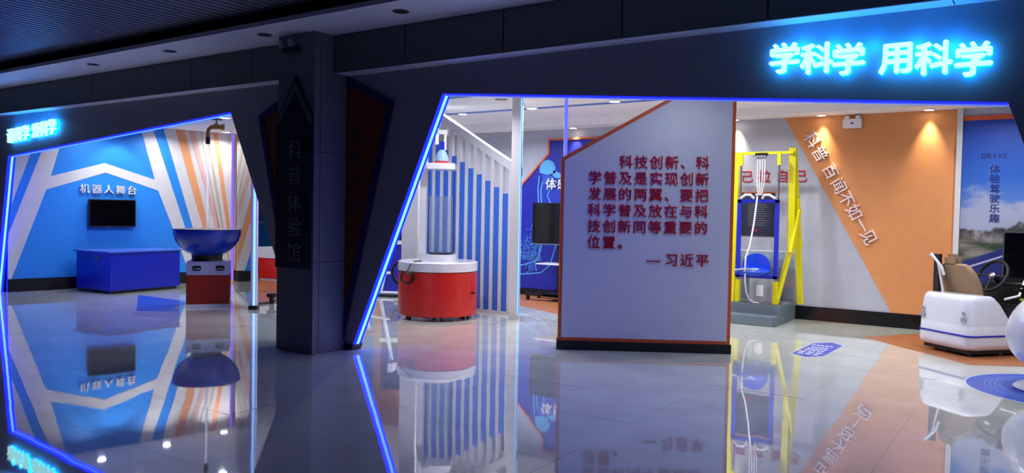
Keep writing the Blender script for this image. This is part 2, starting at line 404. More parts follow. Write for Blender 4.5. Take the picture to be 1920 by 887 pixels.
# ------------------------------------------------------------------ column
colm = MB().box(-6.695, -6.155, 5.43, 5.87, 0, 3.285).build('trim_2', dark_void, kind='structure')
zs = [0, .94, 2.07, 3.285]
for a, b in zip(zs, zs[1:]):
    MB().box(-6.70, -6.158, 5.42, 5.435, a+.003, b-.003).build('panel', clad_m, colm)
    MB().box(-6.160, -6.145, 5.422, 5.500, a+.003, b-.003).build('panel', clad_m, colm)
    MB().box(-6.160, -6.145, 5.506, 5.868, a+.003, b-.003).build('panel', clad_m, colm)
cs = thing('column_sign', 'dark blue pointed sign board with vertical grey lettering on the column', 'sign')
bd = [(-6.705, .87), (-6.150, .87), (-6.150, 2.42), (-6.41, 2.865), (-6.705, 2.42)]
CFR.plate('board', bd, .001, .02, dark_blue_sign, cs)
CFR.plate('chevron', [(-6.69, 2.33), (-6.69, 2.42), (-6.415, 2.79), (-6.165, 2.42), (-6.165, 2.33), (-6.415, 2.70)], .02, .028, grey_edge, cs)
for i, (ch, py) in enumerate(zip('科普体验馆', (2.10, 1.83, 1.562, 1.30, 1.045))):
    put_char(CFR, ch, -6.402, py, .215, sign_grey, cs, .06, .004, off=.02)
el = thing('emergency_light', 'small twin-headed emergency light at the dark column top under the soffit', 'emergency light', (-6.47, 5.40, 3.13))
MB().box(-.11, .11, -.04, .018, -.04, .02, .008).build('housing', mat('dark_housing', (40, 42, 48), .5), el)
for sx_ in (-.075, .075):
    h = MB().sphere((sx_, -.06, .05), .045, (1, .8, 1)).build('lamp_head', grey_edge, el, True)
    MB().sphere((sx_, -.09, .05), .03, (1, .4, 1)).build('lens', steel_m, h, True)

# ------------------------------------------------------------------ room shell
wl = LEFT.rect('wall_left', .05, 3.98, 0, CEIL, 0, -.1, blue_w, kind='structure')
LEFT.rect('baseboard_left', .05, 3.98, 0, .215, .0, .014, black_g, kind='structure')
shf = lambda L: max(.055, min(3.98, L + .033*max(0, (2.4-L)/2.4)))
ps = lambda nm, poly, m, d=.004: LEFT.plate(nm, [(shf(a), b) for a, b in poly], .0, d, m, wl)
Zt = 2.94
ps('stripe', [(0.02, 1.30), (.555, Zt), (0.02, Zt)], cream)
ps('stripe', [(0.02, .215), (.07, .215), (.593, 1.727), (.66, 1.95), (.93, Zt), (.72, Zt), (.529, 2.394), (0.02, .95)], cream)
ps('stripe', [(.65, 1.954), (.593, 1.727), (1.547, 2.061), (2.50, 1.758), (2.46, 1.95), (1.529, 2.23)], cream, .0045)
ps('stripe', [(2.14, Zt), (2.442, 1.839), (2.747, 1.044), (3.05, .215), (3.27, .215), (2.984, 1.043), (2.36, Zt)], cream, .005)
ps('stripe', [(2.56, Zt), (3.131, 1.042), (3.38, .215), (4.02, .215), (4.02, Zt)], cream)
ps('stripe', [(2.78, Zt), (3.324, 1.041), (3.56, .215), (3.70, .215), (3.44, 1.041), (2.95, Zt)], peach, .008)
ps('stripe', [(3.03, Zt), (3.373, 1.769), (3.60, .95), (3.66, 1.10), (3.44, 1.80), (3.15, Zt)], rose, .008)
ps('stripe', [(3.25, Zt), (3.60, 1.2), (3.80, .215), (3.815, .215), (3.625, 1.2), (3.27, Zt)], tan_s, .008)
ps('stripe', [(3.36, Zt), (3.70, 1.04), (3.86, .215), (3.90, .215), (3.74, 1.04), (3.41, Zt)], tan_s, .008)
ps('stripe', [(3.50, Zt), (3.80, 1.04), (3.94, .215), (4.0, .215), (3.87, 1.04), (3.60, Zt)], peach, .007)
wb = BACK.rect('wall_back', -15.5, 4, 0, CEIL, 0, -.1, grey_wall, kind='structure')
BACK.rect('baseboard_back', -15.5, 4, 0, .2, 0, .016, black_g, kind='structure')
BACK.plate('orange_field', [(-3.233, DROP), (-1.715, .2), (-1.0, .2), (-1.0, DROP)], 0, .006, orange_w, wb)
BACK.rect('blue_field', -15.5, -11.55, .2, 2.2, 0, .006, blue_w, wb)
BACK.rect('orange_field', -11.5, -9.9, .2, DROP, 0, .006, orange_w, wb)
BACK.rect('pale_line', -15.5, -11.6, 1.12, 1.15, .006, .012, cream, wb)
BACK.rect('trim_3', -1.0, -.935, .2, DROP-.002, .007, .05, white, kind='structure')
MB().box(3.6, 3.7, 5.9, 11.85, 0, CEIL).build('wall_right', grey_wall, kind='structure')
MB().box(-15.6, -15.5, 5.9, 11.95, 0, CEIL).build('wall_far_left', grey_wall, kind='structure')
ce = MB().box(-9.5, 4, 5.99, 11.95, CEIL, CEIL+.06).build('ceiling', ceil_m, kind='structure')
MB().box(-15.6, -9.5, 5.99, 11.95, LCEIL, LCEIL+.2).build('ceiling_left', ceil_m, kind='structure')
MB().box(-9.5, 4, 11.4, 11.85, DROP, CEIL).build('ceiling_drop', ceil_m, kind='structure')
for y in (8.55, 10.02): MB().box(-9.45, 3.5, y-.03, y+.10, CEIL-.006, CEIL).build('blue_stripe', mat('dusty_blue_stripe', (84, 124, 196), .6), ce)

# round ceiling lights in view
def downlight(x, y, z, r, label):
    t = thing('downlight', label, 'ceiling light', (x, y, z), 0, 'lit ceiling downlights')
    MB().lathe([(r*.8, -.014), (r, -.012), (r*1.08, 0)]).build('rim', white, t, True)
    MB().cyl(0, 0, -.012, -.006, r*.8).build('lens', lamp_em, t)
downlight(-6.45, 8.57, CEIL, .095, 'bright round downlight nearest the slanted led, top left of the wide opening')
downlight(-6.5, 10.0, CEIL, .095, 'round downlight just right of the slatted screen post')
downlight(-5.05, 9.9, CEIL, .095, 'round downlight above the peak of the quotation panel')
downlight(-7.9, 10.1, CEIL, .085, 'round downlight above the sloping beam of the slatted screen')
downlight(-11.05, 7.88, LCEIL, .10, 'large bright downlight right above the brass tap')
downlight(-13.14, 9.39, LCEIL, .085, 'round downlight above the far end of the striped wall')
downlight(-13.38, 7.12, LCEIL, .085, 'round downlight above the wall television, seen mirrored in the floor')
downlight(-13.25, 8.25, LCEIL, .085, 'round downlight left of the tap where the blue strip meets ceiling')
for x, lb in ((-3.93, 'warm wall washer lamp above the yellow frame'), (-2.685, 'warm wall washer lamp left of the emergency light'), (-1.322, 'warm wall washer lamp near the right end of the orange wall'), (-6.75, 'warm wall washer lamp above the dark blue mural'), (-10.6, 'warm wall washer lamp behind the slanted pier, mirrored in the floor')):
    t = thing('wall_washer', lb, 'ceiling light', (x, 11.70, DROP), 0, 'warm wall washers along the back wall')
    MB().lathe([(.06, -.014), (.072, -.012), (.078, 0)]).build('rim', white, t, True); MB().cyl(0, 0, -.012, -.006, .06).build('lens', emis('warm_lamp', (1, .9, .7), 12), t)
t = thing('speaker_grille', 'round unlit grey ceiling ring between the two blue ceiling lines', 'ceiling speaker', (-6.4, 9.05, CEIL))
MB().lathe([(.06, -.004), (.085, -.008), (.09, 0)]).build('rim', grey_edge, t, True); MB().cyl(0, 0, -.004, -.001, .065).build('grille', grey_wall, t)

# ------------------------------------------------------------------ left room: lettering, television, counter
t = thing('wall_lettering', 'white raised chinese lettering above the television on the blue wall', 'lettering')
for i, ch in enumerate('机器人舞台'): put_char(LEFT, ch, 1.21+.197*i, 1.765-.002*i, .17, letter_white, t, .18, .014, off=.004)
t = thing('wall_television', 'black flat television mounted on the blue wall above the counter', 'television')
LEFT.rect('housing', 1.26, 2.045, 1.088, 1.58, .03, .085, black_m, t)
LEFT.rect('screen', 1.278, 2.027, 1.115, 1.562, .085, .088, screen_m, t)
LEFT.rect('wall_bracket', 1.5, 1.8, 1.2, 1.45, .0, .03, steel_m, t)
LEFT.rect('logo_plate', 1.55, 1.62, 1.094, 1.104, .085, .088, steel_m, t)
t = thing('blue_counter', 'long royal blue counter with angled front corner under the wall television', 'counter')
cp = [(-13.80, 6.90), (-12.78, 6.94), (-12.88, 8.26), (-13.62, 8.28)]
H = lambda a, b, d: Vector((a, b, d))
MB().prism(H, cp, .05, .685).build('body', counter_m, t)
MB().prism(H, [(-13.80, 6.93), (-12.82, 6.98), (-12.92, 8.22), (-13.62, 8.25)], 0, .05).build('toe_kick', black_g, t)
MB().prism(H, [(-13.82, 6.85), (-12.75, 6.91), (-12.86, 8.30), (-13.62, 8.30)], .685, .705).build('top', ctop_m, t)
for fx in (.27, .66):
    MB().box(-13.80+fx, -13.80+fx+.05, 6.885, 6.93, .575, .60).build('lock', grey_edge, t)

# ------------------------------------------------------------------ floating tap exhibit
t = thing('tap_exhibit', 'blue bowl on black neck and red and white box under a floating brass tap', 'exhibit', (-10.42, 7.17, 0), R(52))
MB().box(-.31, .31, -.29, .29, .0, .045).build('plinth', white, t)
MB().box(-.30, .30, -.28, .28, .045, .475, .006).build('body', red_d, t)
up = MB().box(-.30, .30, -.28, .28, .475, .675, .006).build('upper_box', mat('pale_violet_panel', (170, 172, 206), .4), t)
for x in (-.155, .17):
    hd = MB().box(x-.06, x+.06, -.292, -.278, .545, .615, .012).build('handle', black_m, t)
    MB().tube([(x-.045, -.294, .57), (x-.02, -.318, .575), (x+.02, -.318, .575), (x+.045, -.294, .57)], .008).build('grip', steel_m, hd, True)
MB().lathe([(.23, .705), (.215, .74), (.225, .80)], (0, 0), 36, True).build('neck', black_m, t, True).location = (-.03, 0, -.03)
prof = [(.20, .79)] + [(.485*math.sin(a), 1.20-.42*math.cos(a)) for a in [R(v) for v in range(26, 91, 8)]] + [(.485, 1.20), (.47, 1.20)] + [(.47*math.sin(a), 1.20-.40*math.cos(a)) for a in [R(v) for v in range(82, 8, -10)]] + [(.002, .80)]
MB().lathe(prof, (0, 0), 56).build('bowl', bowl_m, t, True).location = (-.03, 0, -.06)
MB().lathe([(.0, 1.143), (.485, 1.143), (.485, 1.151), (.0, 1.151)], (0, 0), 48).build('rim_plate', mat('dark_blue_rim', (10, 20, 60), .3), t).location = (-.03, 0, 0)
MB().lathe([(.026, 1.152), (.020, 1.8), (.024, 2.47)], (-.0, 0), 20).build('water_column', water_m, t, True).location = (-.03, 0, 0)
tp = MB()
tp.tube([(0, 0, 2.44), (0, 0, 2.60), (.008, 0, 2.645), (.04, 0, 2.68), (.09, 0, 2.69), (.21, 0, 2.69)], [.030, .027, .028, .032, .038, .036], 16)
tp.tube([(.19, 0, 2.69), (.235, 0, 2.69)], .048, 8)
tp.tube([(.12, 0, 2.70), (.12, 0, 2.745)], [.034, .022], 12)
tap = tp.build('tap', brass_m, t, True); tap.location = (-.03, 0, 0)
MB().tube([(.12, 0, 2.74), (.12, 0, 2.80)], .011).build('stem', brass_m, tap, True)
MB().tube([(.04, 0, 2.803), (.20, 0, 2.803)], [.012, .012]).tube([(.12, -.07, 2.803), (.12, .07, 2.803)], .012).build('cross_handle', mat('worn_red_handle', (150, 92, 84), .4), tap, True)
MB().tube([(0, 0, 2.43), (0, 0, 2.53)], .033, 16).build('spout_ring', mat('dark_bronze', (92, 50, 46), .35, metal=.8), tap, True)
t = thing('power_cable', 'black cable and plug lying on the floor behind the red and white box', 'cable')
MB().tube([(-10.02, 7.95, .012), (-10.0, 7.75, .012), (-9.85, 7.68, .012), (-9.9, 7.95, .012), (-10.15, 8.2, .012), (-10.3, 8.35, .014)], .009).build('cord', black_m, t, True)
MB().box(-9.90, -9.84, 7.86, 7.92, 0, .10, .01).box(-9.93, -9.81, 7.83, 7.95, .10, .16, .015).build('plug', black_m, t)
t = thing('red_white_box', 'low red and white display box beyond the cyan led post', 'box', (-12.95, 10.35, 0), R(8))
MB().box(-.35, 1.1, 0, .7, .05, .46).build('body', red_m, t); MB().box(-.36, 1.11, -.01, .71, .46, .68).build('top', white, t); MB().box(-.33, 1.08, .02, .68, 0, .05).build('plinth', white, t)

# ------------------------------------------------------------------ red barrel exhibit
t = thing('column_exhibit', 'red and white drum on casters carrying a clear acrylic tube', 'exhibit', (-7.03, 8.48, 0), R(34))
MB().lathe([(.0, .055), (.54, .055), (.553, .065), (.553, .655), (0, .655)], (0, 0), 64).build('drum', red_m, t, True)
MB().lathe([(.0, .665), (.558, .665), (.558, .78), (.548, .79), (0, .79)], (0, 0), 64).build('top_rim', shell_m, t, True)
MB().lathe([(.0, .655), (.545, .655), (.545, .665), (0, .665)], (0, 0), 48).build('shadow_gap', black_m, t)
MB().lathe([(.0, .79), (.265, .79), (.265, .885), (0, .885)], (0, 0), 48).build('tube_base', shell_m, t, True)
MB().lathe([(.180, .885), (.180, 2.06)], (.03, 0), 40).build('clear_tube', tube_glass, t, True)
MB().lathe([(.166, .905), (.166, 1.69)], (.03, 0), 40).build('inner_tube', green_glass, t, True)
MB().lathe([(0, .886), (.17, .886), (.17, .905), (0, .905)], (.03, 0), 32).build('dark_seal', mat('dark_green_seal', (40, 60, 60), .3), t)
MB().box(-.265, -.165, -.05, .05, .885, 2.62, .006).build('support_post', shell_m, t)
MB().box(-.165, .225, -.19, .19, 2.06, 2.15, .008).build('cap_plate', shell_m, t)
MB().box(-.24, .10, -.03, .03, 2.56, 2.62).build('arm', shell_m, t)
MB().lathe([(0, 2.15), (.12, 2.15), (.12, 2.165), (.085, 2.185), (0, 2.185)], (.03, 0), 28).build('red_ring', red_m, t, True)
MB().lathe([(.095, 2.185), (.09, 2.24), (.06, 2.31), (.028, 2.345), (0, 2.35)], (.03, 0), 28).build('dome', mat('pale_blue_plastic', (150, 184, 214), .2), t, True)
MB().box(0, .06, -.03, .03, 2.35, 2.46).build('sensor_block', bframe_m, t); MB().tube([(.03, 0, 2.46), (.045, .0, 2.51), (.02, 0, 2.56)], .016).build('connector', grey_edge, t, True)
d = MB().prism(lambda a, b, d_: Vector((math.cos(a)*(.553+d_), math.sin(a)*(.553+d_), b)), [(R(-40), .16), (R(-20), .16), (R(0), .16), (R(0), .60), (R(-20), .60), (R(-40), .60)], -.01, .003).build('door', red_m, t)
MB().box(.50, .53, -.30, -.24, .36, .38, rz=R(-28)).build('handle', black_m, d)
cb = MB()
for k in range(4):
    rr = .085-.006*k; cb.tube([(-.36+rr*math.cos(a), -.49-.02*k-.03*math.sin(a/2), .59+rr*math.sin(a)) for a in [2*math.pi*i/18 for i in range(19)]], .008, 6)
cb.tube([(-.36, -.53, .68), (-.33, -.47, .76), (-.28, -.4, .80), (-.2, -.3, .80)], .008, 6); cb.build('coiled_cable', black_m, t, True)
for k in range(6):
    a = R(-90 + 60*k + 12); cx, cy = .46*math.cos(a), .46*math.sin(a)
    wq = MB().box(cx-.03, cx+.03, cy-.03, cy+.03, .045, .058).tube([(cx-.012, cy, .028), (cx+.012, cy, .028)], .028, 16).build('caster', black_m, t, True)
    MB().box(cx-.02, cx-.014, cy-.02, cy+.02, .02, .055).box(cx+.014, cx+.02, cy-.02, cy+.02, .02, .055).build('fork', steel_m, wq)

# ------------------------------------------------------------------ slatted screen
SL = Frame((-9.6, 9.35), (-6.0, 9.35))
sc = thing('slatted_screen', 'white finned screen with blue boards stepping down under a sloping white beam', 'screen')
bx = [(-7.936 + .1603*i) for i in range(10)]
beam_z = lambda X: 2.985 - .58*(X+7.73)
MB().prism(SL, [(9.6-7.76, beam_z(-7.76)), (9.6-7.73, 2.985), (9.6-6.28, beam_z(-6.28)), (9.6-6.28, beam_z(-6.28)-.13), (9.6-7.76, 2.87)], .03, -.09).build('sloping_beam', white, sc)
for i in range(-1, 10):
    X = -7.936 + .1603*i
    zt = min(CEIL-.01, beam_z(X)-.06)
    if i >= 0:
        z1 = 2.61 - .589*(X+7.936)
        SL.rect('blue_board', 9.6+X-.049, 9.6+X+.049, .04, z1, .012, -.01, slat_b, sc)
    f0 = X+.080
    ft = min(CEIL-.01, beam_z(f0)-.05)
    SL.rect('fin', 9.6+f0-.030, 9.6+f0+.030, .0, ft, .016, -.05, white, sc)
SL.rect('end_post', 9.6-6.37, 9.6-6.28, 0, CEIL-.005, .035, -.09, white, sc)
SL.rect('bottom_rail', .95, 3.3, 0, .04, .03, -.06, white, sc)
SL.rect('side_panel', 1.10, 1.42, 0, CEIL-.01, .02, -.10, white, sc)

# ------------------------------------------------------------------ exercise bike corner left of the drum
t = thing('exercise_bike', 'white exercise bike with black wheel and dark red seat behind the slanted led', 'exercise bike', (-9.38, 9.95, 0), R(25))
MB().tube([(-.55, 0, .05), (.5, 0, .05)], .03).tube([(-.5, -.22, .05), (-.5, .22, .05)], .03).tube([(.48, -.22, .05), (.48, .22, .05)], .03).tube([(-.12, 0, .07), (.02, 0, .72), (.10, 0, 1.12)], .032).tube([(-.4, 0, .07), (-.32, 0, .62)], .028).tube([(-.32, 0, .35), (.05, 0, .40)], .025).build('frame', shell_m, t, True)
MB().box(-.58, .52, -.2, .2, 0, .035, .01).build('base_plate', black_m, t)
wh = MB().lathe([(.19, -.02), (.23, -.02), (.23, .02), (.19, .02), (.19, -.02)], (0, 0), 32).build('wheel', black_m, t, True); wh.rotation_euler = (R(90), 0, 0); wh.location = (.30, 0, .40)
hb = MB().cyl(0, 0, -.03, .03, .05).build('wheel_hub', steel_m, wh, True)
MB().sphere((-.33, 0, .66), .12, (1.1, .8, .35)).build('seat', mat('dark_red_vinyl', (120, 20, 34), .4), t, True)
MB().tube([(.08, -.2, 1.12), (.12, -.1, 1.14), (.10, 0, 1.10), (.12, .1, 1.14), (.08, .2, 1.12)], .016).tube([(.12, .1, 1.12), (.32, .12, 1.18), (.42, .12, 1.28)], .016).tube([(.12, -.1, 1.12), (.32, -.1, 1.14), (.48, -.1, 1.15)], .016).build('handlebar', black_m, t, True)
MB().box(.06, .16, -.12, .12, 1.16, 1.32, .01).build('console', shell_m, t)
t = thing('dark_display_board', 'tall dark display board with small dotted column behind the exercise bike', 'display board', (-9.70, 10.65, 0), R(34))
MB().box(-.35, .14, 0, .05, .92, 1.78).build('board', mat('dark_navy_board', (20, 26, 60), .3), t); MB().box(-.35, .14, .0, .05, .0, .9).build('lower_panel', navy_w, t)
for k in range(14): MB().box(.05, .11, -.006, 0, 1.0+.055*k, 1.03+.055*k).build('label_strip', grey_edge, t)
MB().box(-.38, .42, -.05, .08, .86, .93).build('shelf', white, t)

# ------------------------------------------------------------------ dark blue mural with batter print
mu = thing('blue_mural', 'dark blue stepped mural printed with a pale dotted figure wearing a cap', 'mural')
mp = [(-4.7, .12), (-4.7, 2.80), (-7.325, 2.80), (-7.325, 2.545), (-7.95, 1.93), (-7.95, .12)]
BACK.plate('board', mp, .007, .02, navy_w, mu)
ring_poly(BACK, 'outline', mp, .032, .02, .035, orange_t, mu, closed=False)
def blob(cx, cz, rx, rz_, n=20, a0=0, a1=360): return [(cx+rx*math.cos(R(a0+(a1-a0)*i/n)), cz+rz_*math.sin(R(a0+(a1-a0)*i/n))) for i in range(n if a1-a0 == 360 else n+1)]
def bp_(nm, poly, m=print_lb, d=.026): return BACK.plate(nm, poly, .02, d, m, mu)
bp_('print_cap', blob(-7.33, 2.26, .165, .17, 18, 0, 180) + [(-7.49, 2.20), (-7.33, 2.16), (-7.16, 2.20)])
bp_('print_cap_peak', [(-7.20, 2.25), (-7.02, 2.16), (-7.0, 2.11), (-7.14, 2.10), (-7.22, 2.15)])
bp_('print_face', [(-7.44, 2.16), (-7.20, 2.14), (-7.16, 2.02), (-7.26, 1.95), (-7.40, 2.0)], mat('dim_blue_print', (44, 84, 190), .6))
def stroke(nm, pts, wd):
    mb = MB()
    for a, b in zip(pts, pts[1:]):
        a, b = Vector(a), Vector(b); e = (b-a).normalized(); n_ = Vector((-e.y, e.x))*wd/2
        mb.prism(BACK, [tuple(a-n_), tuple(b-n_), tuple(b+n_), tuple(a+n_)], .02, .026)
    return mb.build(nm, print_lb, mu)
stroke('print_outline', [(-7.50, 2.15), (-7.52, 1.9), (-7.50, 1.65), (-7.44, 1.62), (-7.46, 1.9), (-7.42, 2.05)], .022)
stroke('print_outline', [(-7.25, 1.95), (-7.32, 1.8), (-7.25, 1.66), (-7.08, 1.62), (-6.98, 1.72), (-6.97, 1.95), (-7.1, 2.05), (-7.25, 1.95)], .018)
stroke('print_outline', [(-7.95, .50), (-7.74, .56), (-7.5, .64), (-7.44, .84), (-7.42, .93)], .02)
stroke('print_outline', [(-7.95, .36), (-7.7, .38), (-7.42, .42), (-7.24, .56), (-7.12, .92)], .02)
stroke('print_outline', [(-7.70, .40), (-7.74, .55)], .03); stroke('print_outline', [(-7.52, .44), (-7.56, .62)], .02)
bp_('print_torso', [(-7.44, 2.0), (-7.20, 1.96), (-7.02, 1.98), (-7.0, 1.70), (-7.10, 1.66), (-7.46, 1.66)], mat('dark_blue_print', (30, 54, 176), .6), .022)
bp_('print_glove', [(-7.72, .42), (-7.56, .44), (-7.58, .60), (-7.74, .54)], mat('dim_blue_print', (44, 84, 190), .6))
mb = MB(); rnd = random.Random(3)
for k in range(620):
    tx = rnd.random(); zz = .62 + tx*1.0*rnd.random()**.8 * 1.0
    xx = -7.93 + (rnd.random()**.9)*.5
    if zz > .60 + (xx+7.95)*1.9 + .25*rnd.random(): continue
    s_ = .006+.006*rnd.random(); mb.prism(BACK, [(xx, zz), (xx+s_, zz), (xx+s_, zz+s_*1.4), (xx, zz+s_*1.4)], .02, .024)
mb.build('print_dots', print_lb, mu, kind='stuff')
for i, ch in enumerate('体感'): put_char(BACK, ch, -7.24+.245*i, 2.0, .22, letter_white, mu, .12, .012, off=.03)
# television on a wheeled stand
t = thing('television_stand', 'black television on a low wheeled stand before the dark blue mural', 'television', (-6.82, 11.35, 0), 0)
MB().box(-.50, .62, 0, .06, .95, 1.66, .006).build('housing', black_m, t); MB().box(-.485, .605, -.004, 0, .985, 1.645).build('screen', screen_m, t)
MB().box(-.50, .62, -.008, .0, .945, .962).build('lower_bezel', steel_m, t)
MB().box(-.02, .04, .06, .10, .12, 1.3).box(.10, .16, .06, .10, .12, 1.3).build('upright', black_m, t)
MB().box(-.25, .35, -.26, .1, .62, .64, .006).build('tray', shell_m, t)
MB().box(-.5, .6, -.22, -.12, .08, .12).box(-.5, .6, .14, .22, .08, .12).box(-.12, .22, -.22, .22, .09, .13).build('base', black_m, t)
for cx, cy in ((-.45, -.17), (.55, -.17), (-.45, .18), (.55, .18)): MB().tube([(cx-.015, cy, .04), (cx+.015, cy, .04)], .04, 14).box(cx-.01, cx+.01, cy-.01, cy+.01, .04, .09).build('caster', black_m, t, True)

# ------------------------------------------------------------------ quotation panel
t = thing('quotation_panel', 'free-standing pale panel with orange edge, black base and red chinese lettering', 'panel')
pp = [(0, .10), (1.865, .10), (1.865, 2.95), (1.50, 2.95), (1.121, 2.736), (0.0, 2.093)]
PANEL.plate('body', pp, 0, -.16, orange_t, t)
PANEL.plate('face', [(.038, .138), (1.827, .138), (1.827, 2.92), (1.52, 2.92), (1.135, 2.70), (.038, 2.068)], 0, .006, mat('pale_lilac_panel', (206, 208, 222), .45), t)
PANEL.rect('base', -.012, 1.877, 0, .10, .015, -.175, black_g, t)
ql = ['　　科技创新、科', '学普及是实现创新', '发展的两翼、要把', '科学普及放在与科', '技创新同等重要的', '位置。', '　　　　—习近平']
for r_, row in enumerate(ql):
    z = 2.062 - .1755*r_ - (.0 if r_ == 6 else 0)
    for c_, ch in enumerate(row):
        if ch == '　': continue
        L = .372 + .1640*c_
        if r_ == 6: L = 1.02 + .1648*(c_-4) + (.03 if c_ > 4 else 0)
        put_char(PANEL, ch, L, z, .150, letter_red, t, .09, .008, off=.006)

# ------------------------------------------------------------------ pulley seat ride
RX0, RX1 = -4.3, -2.992
t = thing('pulley_seat_ride', 'yellow steel frame with blue lifting seat and white pulley ropes on a grey stepped platform', 'exhibit')
MB().box(RX0, RX1, 11.03, 11.82, 0, .255, .006).build('platform', gpl, t)
MB().box(RX0, RX1, 10.70, 11.03, 0, .125, .006).build('step', gpl, t)
def yb(a, b, wx=.06, wy=.06, nm='frame_bar', m=yellow_m): return MB().bar(a, b, wx, wy).build(nm, m, t)
ZP = .255
yb((-3.10, 11.15, ZP), (-2.93, 11.30, 1.15), .075, .05); yb((-2.86, 11.55, ZP), (-2.90, 11.35, 1.75), .075, .05)
yb((-2.94, 11.25, 1.05), (-2.98, 11.35, 2.47), .085, .06); yb((-2.86, 11.45, 1.05), (-2.96, 11.38, 2.47), .05, .05)
yb((-2.92, 11.2, 1.0), (-2.86, 11.35, 1.60), .05, .05)
yb((-3.72, 11.15, ZP), (-3.74, 11.3, 2.42), .055, .05); yb((-3.82, 11.55, ZP), (-3.78, 11.35, 1.12), .06, .05); yb((-3.86, 11.3, 1.0), (-3.76, 11.3, 2.40), .06, .05)
yb((-3.80, 11.3, 2.405), (-2.95, 11.3, 2.405), .035, .035, 'top_bar')
for x, zt_ in ((-3.635, 2.40), (-3.10, 2.40)):
    yb((x, 11.15, 2.22), (x, 11.15, zt_), .045, .045, 'top_sleeve'); yb((x, 11.15, ZP), (x, 11.15, .585), .068, .06, 'bottom_sleeve')
    MB().tube([(x, 11.15, .58), (x, 11.15, 2.25)], .014).build('guide_rail', steel_m, t, True)
MB().box(-3.70, -3.05, 11.10, 11.40, ZP, ZP+.012).build('foot_plate', steel_m, t)
sf_ = MB()
for x in (-3.635, -3.10): sf_.box(x-.028, x+.028, 11.10, 11.14, .62, 1.73)
sf_.box(-3.66, -3.07, 11.10, 11.14, 1.69, 1.735).box(-3.66, -3.07, 11.10, 11.14, .62, .66).box(-3.62, -3.12, 10.93, 11.12, .66, .685)
seatf = sf_.build('lifting_frame', bframe_m, t)
st = MB(); n = 14
st.prism(lambda a, b, d_: Vector((a, 11.08-d_, b)), [(-3.55, .72), (-3.16, .72)] + [(-3.355+.195*math.cos(R(v)), .80+.175*math.sin(R(v)) ) for v in range(0, 181, 15)], 0, .03)
st.build('seat_back', bseat_m, t, True)
MB().sphere((-3.37, 10.97, .725), .24, (1, .75, .26), 20).build('seat_pan', bseat_m, t, True)
MB().tube([(-3.60, 10.84, .74), (-3.42, 10.80, .76), (-3.25, 10.84, .76)], .013).build('seat_belt', steel_m, t, True)
MB().box(-3.55, -3.20, 11.38, 11.60, ZP, .61, .005).build('counterweight', gbox, t)
MB().box(-3.44, -3.34, 11.374, 11.38, .34, .50).build('counterweight_label', rope_m, t)
for k in range(4):
    x = -3.42+.035*k
    MB().tube([(x, 11.2, 2.34), (x+.006, 11.18, 2.0), (-3.39+.018*k, 11.16, 1.80)], .0055, 6).build('rope', rope_m, t, True)
    for zz in (2.345, 1.795):
        MB().tube([(x-.012, 11.2, zz), (x+.012, 11.2, zz)], .028, 12).build('pulley', steel_m, t, True)
MB().box(-3.45, -3.28, 11.17, 11.23, 2.36, 2.40).build('pulley_hanger', black_m, t); MB().box(-3.43, -3.30, 11.14, 11.18, 1.74, 1.78).build('pulley_block', black_m, t)
for s_ in (-1, 1):
    c0 = -3.365; MB().tube([(c0+s_*.06, 11.1, 1.75), (c0+s_*.10, 11.05, 1.80), (c0+s_*.17, 11.05, 1.80), (c0+s_*.24, 11.08, 1.75)], .018).build('hand_grip', rope_m, t, True)
MB().tube([(-3.365, 11.06, 1.78), (-3.37, 10.95, 1.4), (-3.385, 10.85, 1.1), (-3.425, 10.80, .92), (-3.43, 10.80, .75), (-3.455, 10.90, .58), (-3.465, 11.0, .42), (-3.45, 11.08, .32), (-3.40, 11.10, .275), (-3.32, 11.12, .265)], .012, 8).build('pull_rope', rope_m, t, True)
t = thing('glass_rail', 'low clear acrylic guard panel around the yellow frame', 'guard rail')
MB().box(-3.95, -3.0, 11.70, 11.71, ZP+.002, .98).build('pane', glass, t); MB().box(-3.95, -3.0, 11.695, 11.715, .98, .99).build('edge', rope_m, t)
t = thing('wall_lettering', 'red outlined chinese lettering on the grey wall behind the yellow frame', 'lettering')
for i, ch in enumerate('自己拉自己'): put_char(BACK, ch, -4.03+.262*i, 2.10, .20, letter_red, t, .10, -.004, off=.0)
t = thing('wall_poster', 'dark information poster with lines of pale text behind the blue seat frame', 'poster')
BACK.rect('sheet', -3.87, -3.34, 1.20, 1.85, .0, .012, poster_d, t); BACK.rect('border', -3.88, -3.33, 1.85, 1.865, 0, .014, orange_t, t)
for k in range(11):
    wv = rnd.uniform(.24, .30); BACK.rect('text_line', -3.74, -3.74+wv, 1.70-.034*k, 1.712-.034*k, .012, .014, grey_edge, t)
BACK.rect('red_mark', -3.68, -3.60, 1.27, 1.30, .012, .014, letter_red, t)
t = thing('wall_lettering', 'pale raised chinese lettering running diagonally down the orange wall', 'lettering')
dvec = Vector((.789, -1.36)).normalized(); ang = math.atan2(-1.36, .789)
for k, ch in zip((0, .235, .53, .77, .985, 1.20, 1.41, 1.60), '科普百闻不如一见'):
    p_ = Vector((-2.828, 2.62)) + dvec*k; put_char(BACK, ch, p_.x, p_.y, .215, pinkish, t, .18, .006, rot=ang, off=.006)
t = thing('emergency_light', 'white box emergency light with two lamp heads high on the orange wall', 'emergency light', (-2.29, 11.84, 2.83))
MB().box(-.125, .125, -.06, .0, -.07, .065, .01).build('housing', shell_m, t)
for s_ in (-1, 1): MB().sphere((s_*.07, -.03, .085), .035, (1, .9, .8)).build('lamp_head', shell_m, t, True)
MB().box(-.02, .02, -.063, -.06, -.01, .01).build('indicator', letter_blue, t); MB().tube([(.07, 0, .1), (.05, 0, .14)], .006).build('cable', black_m, t)

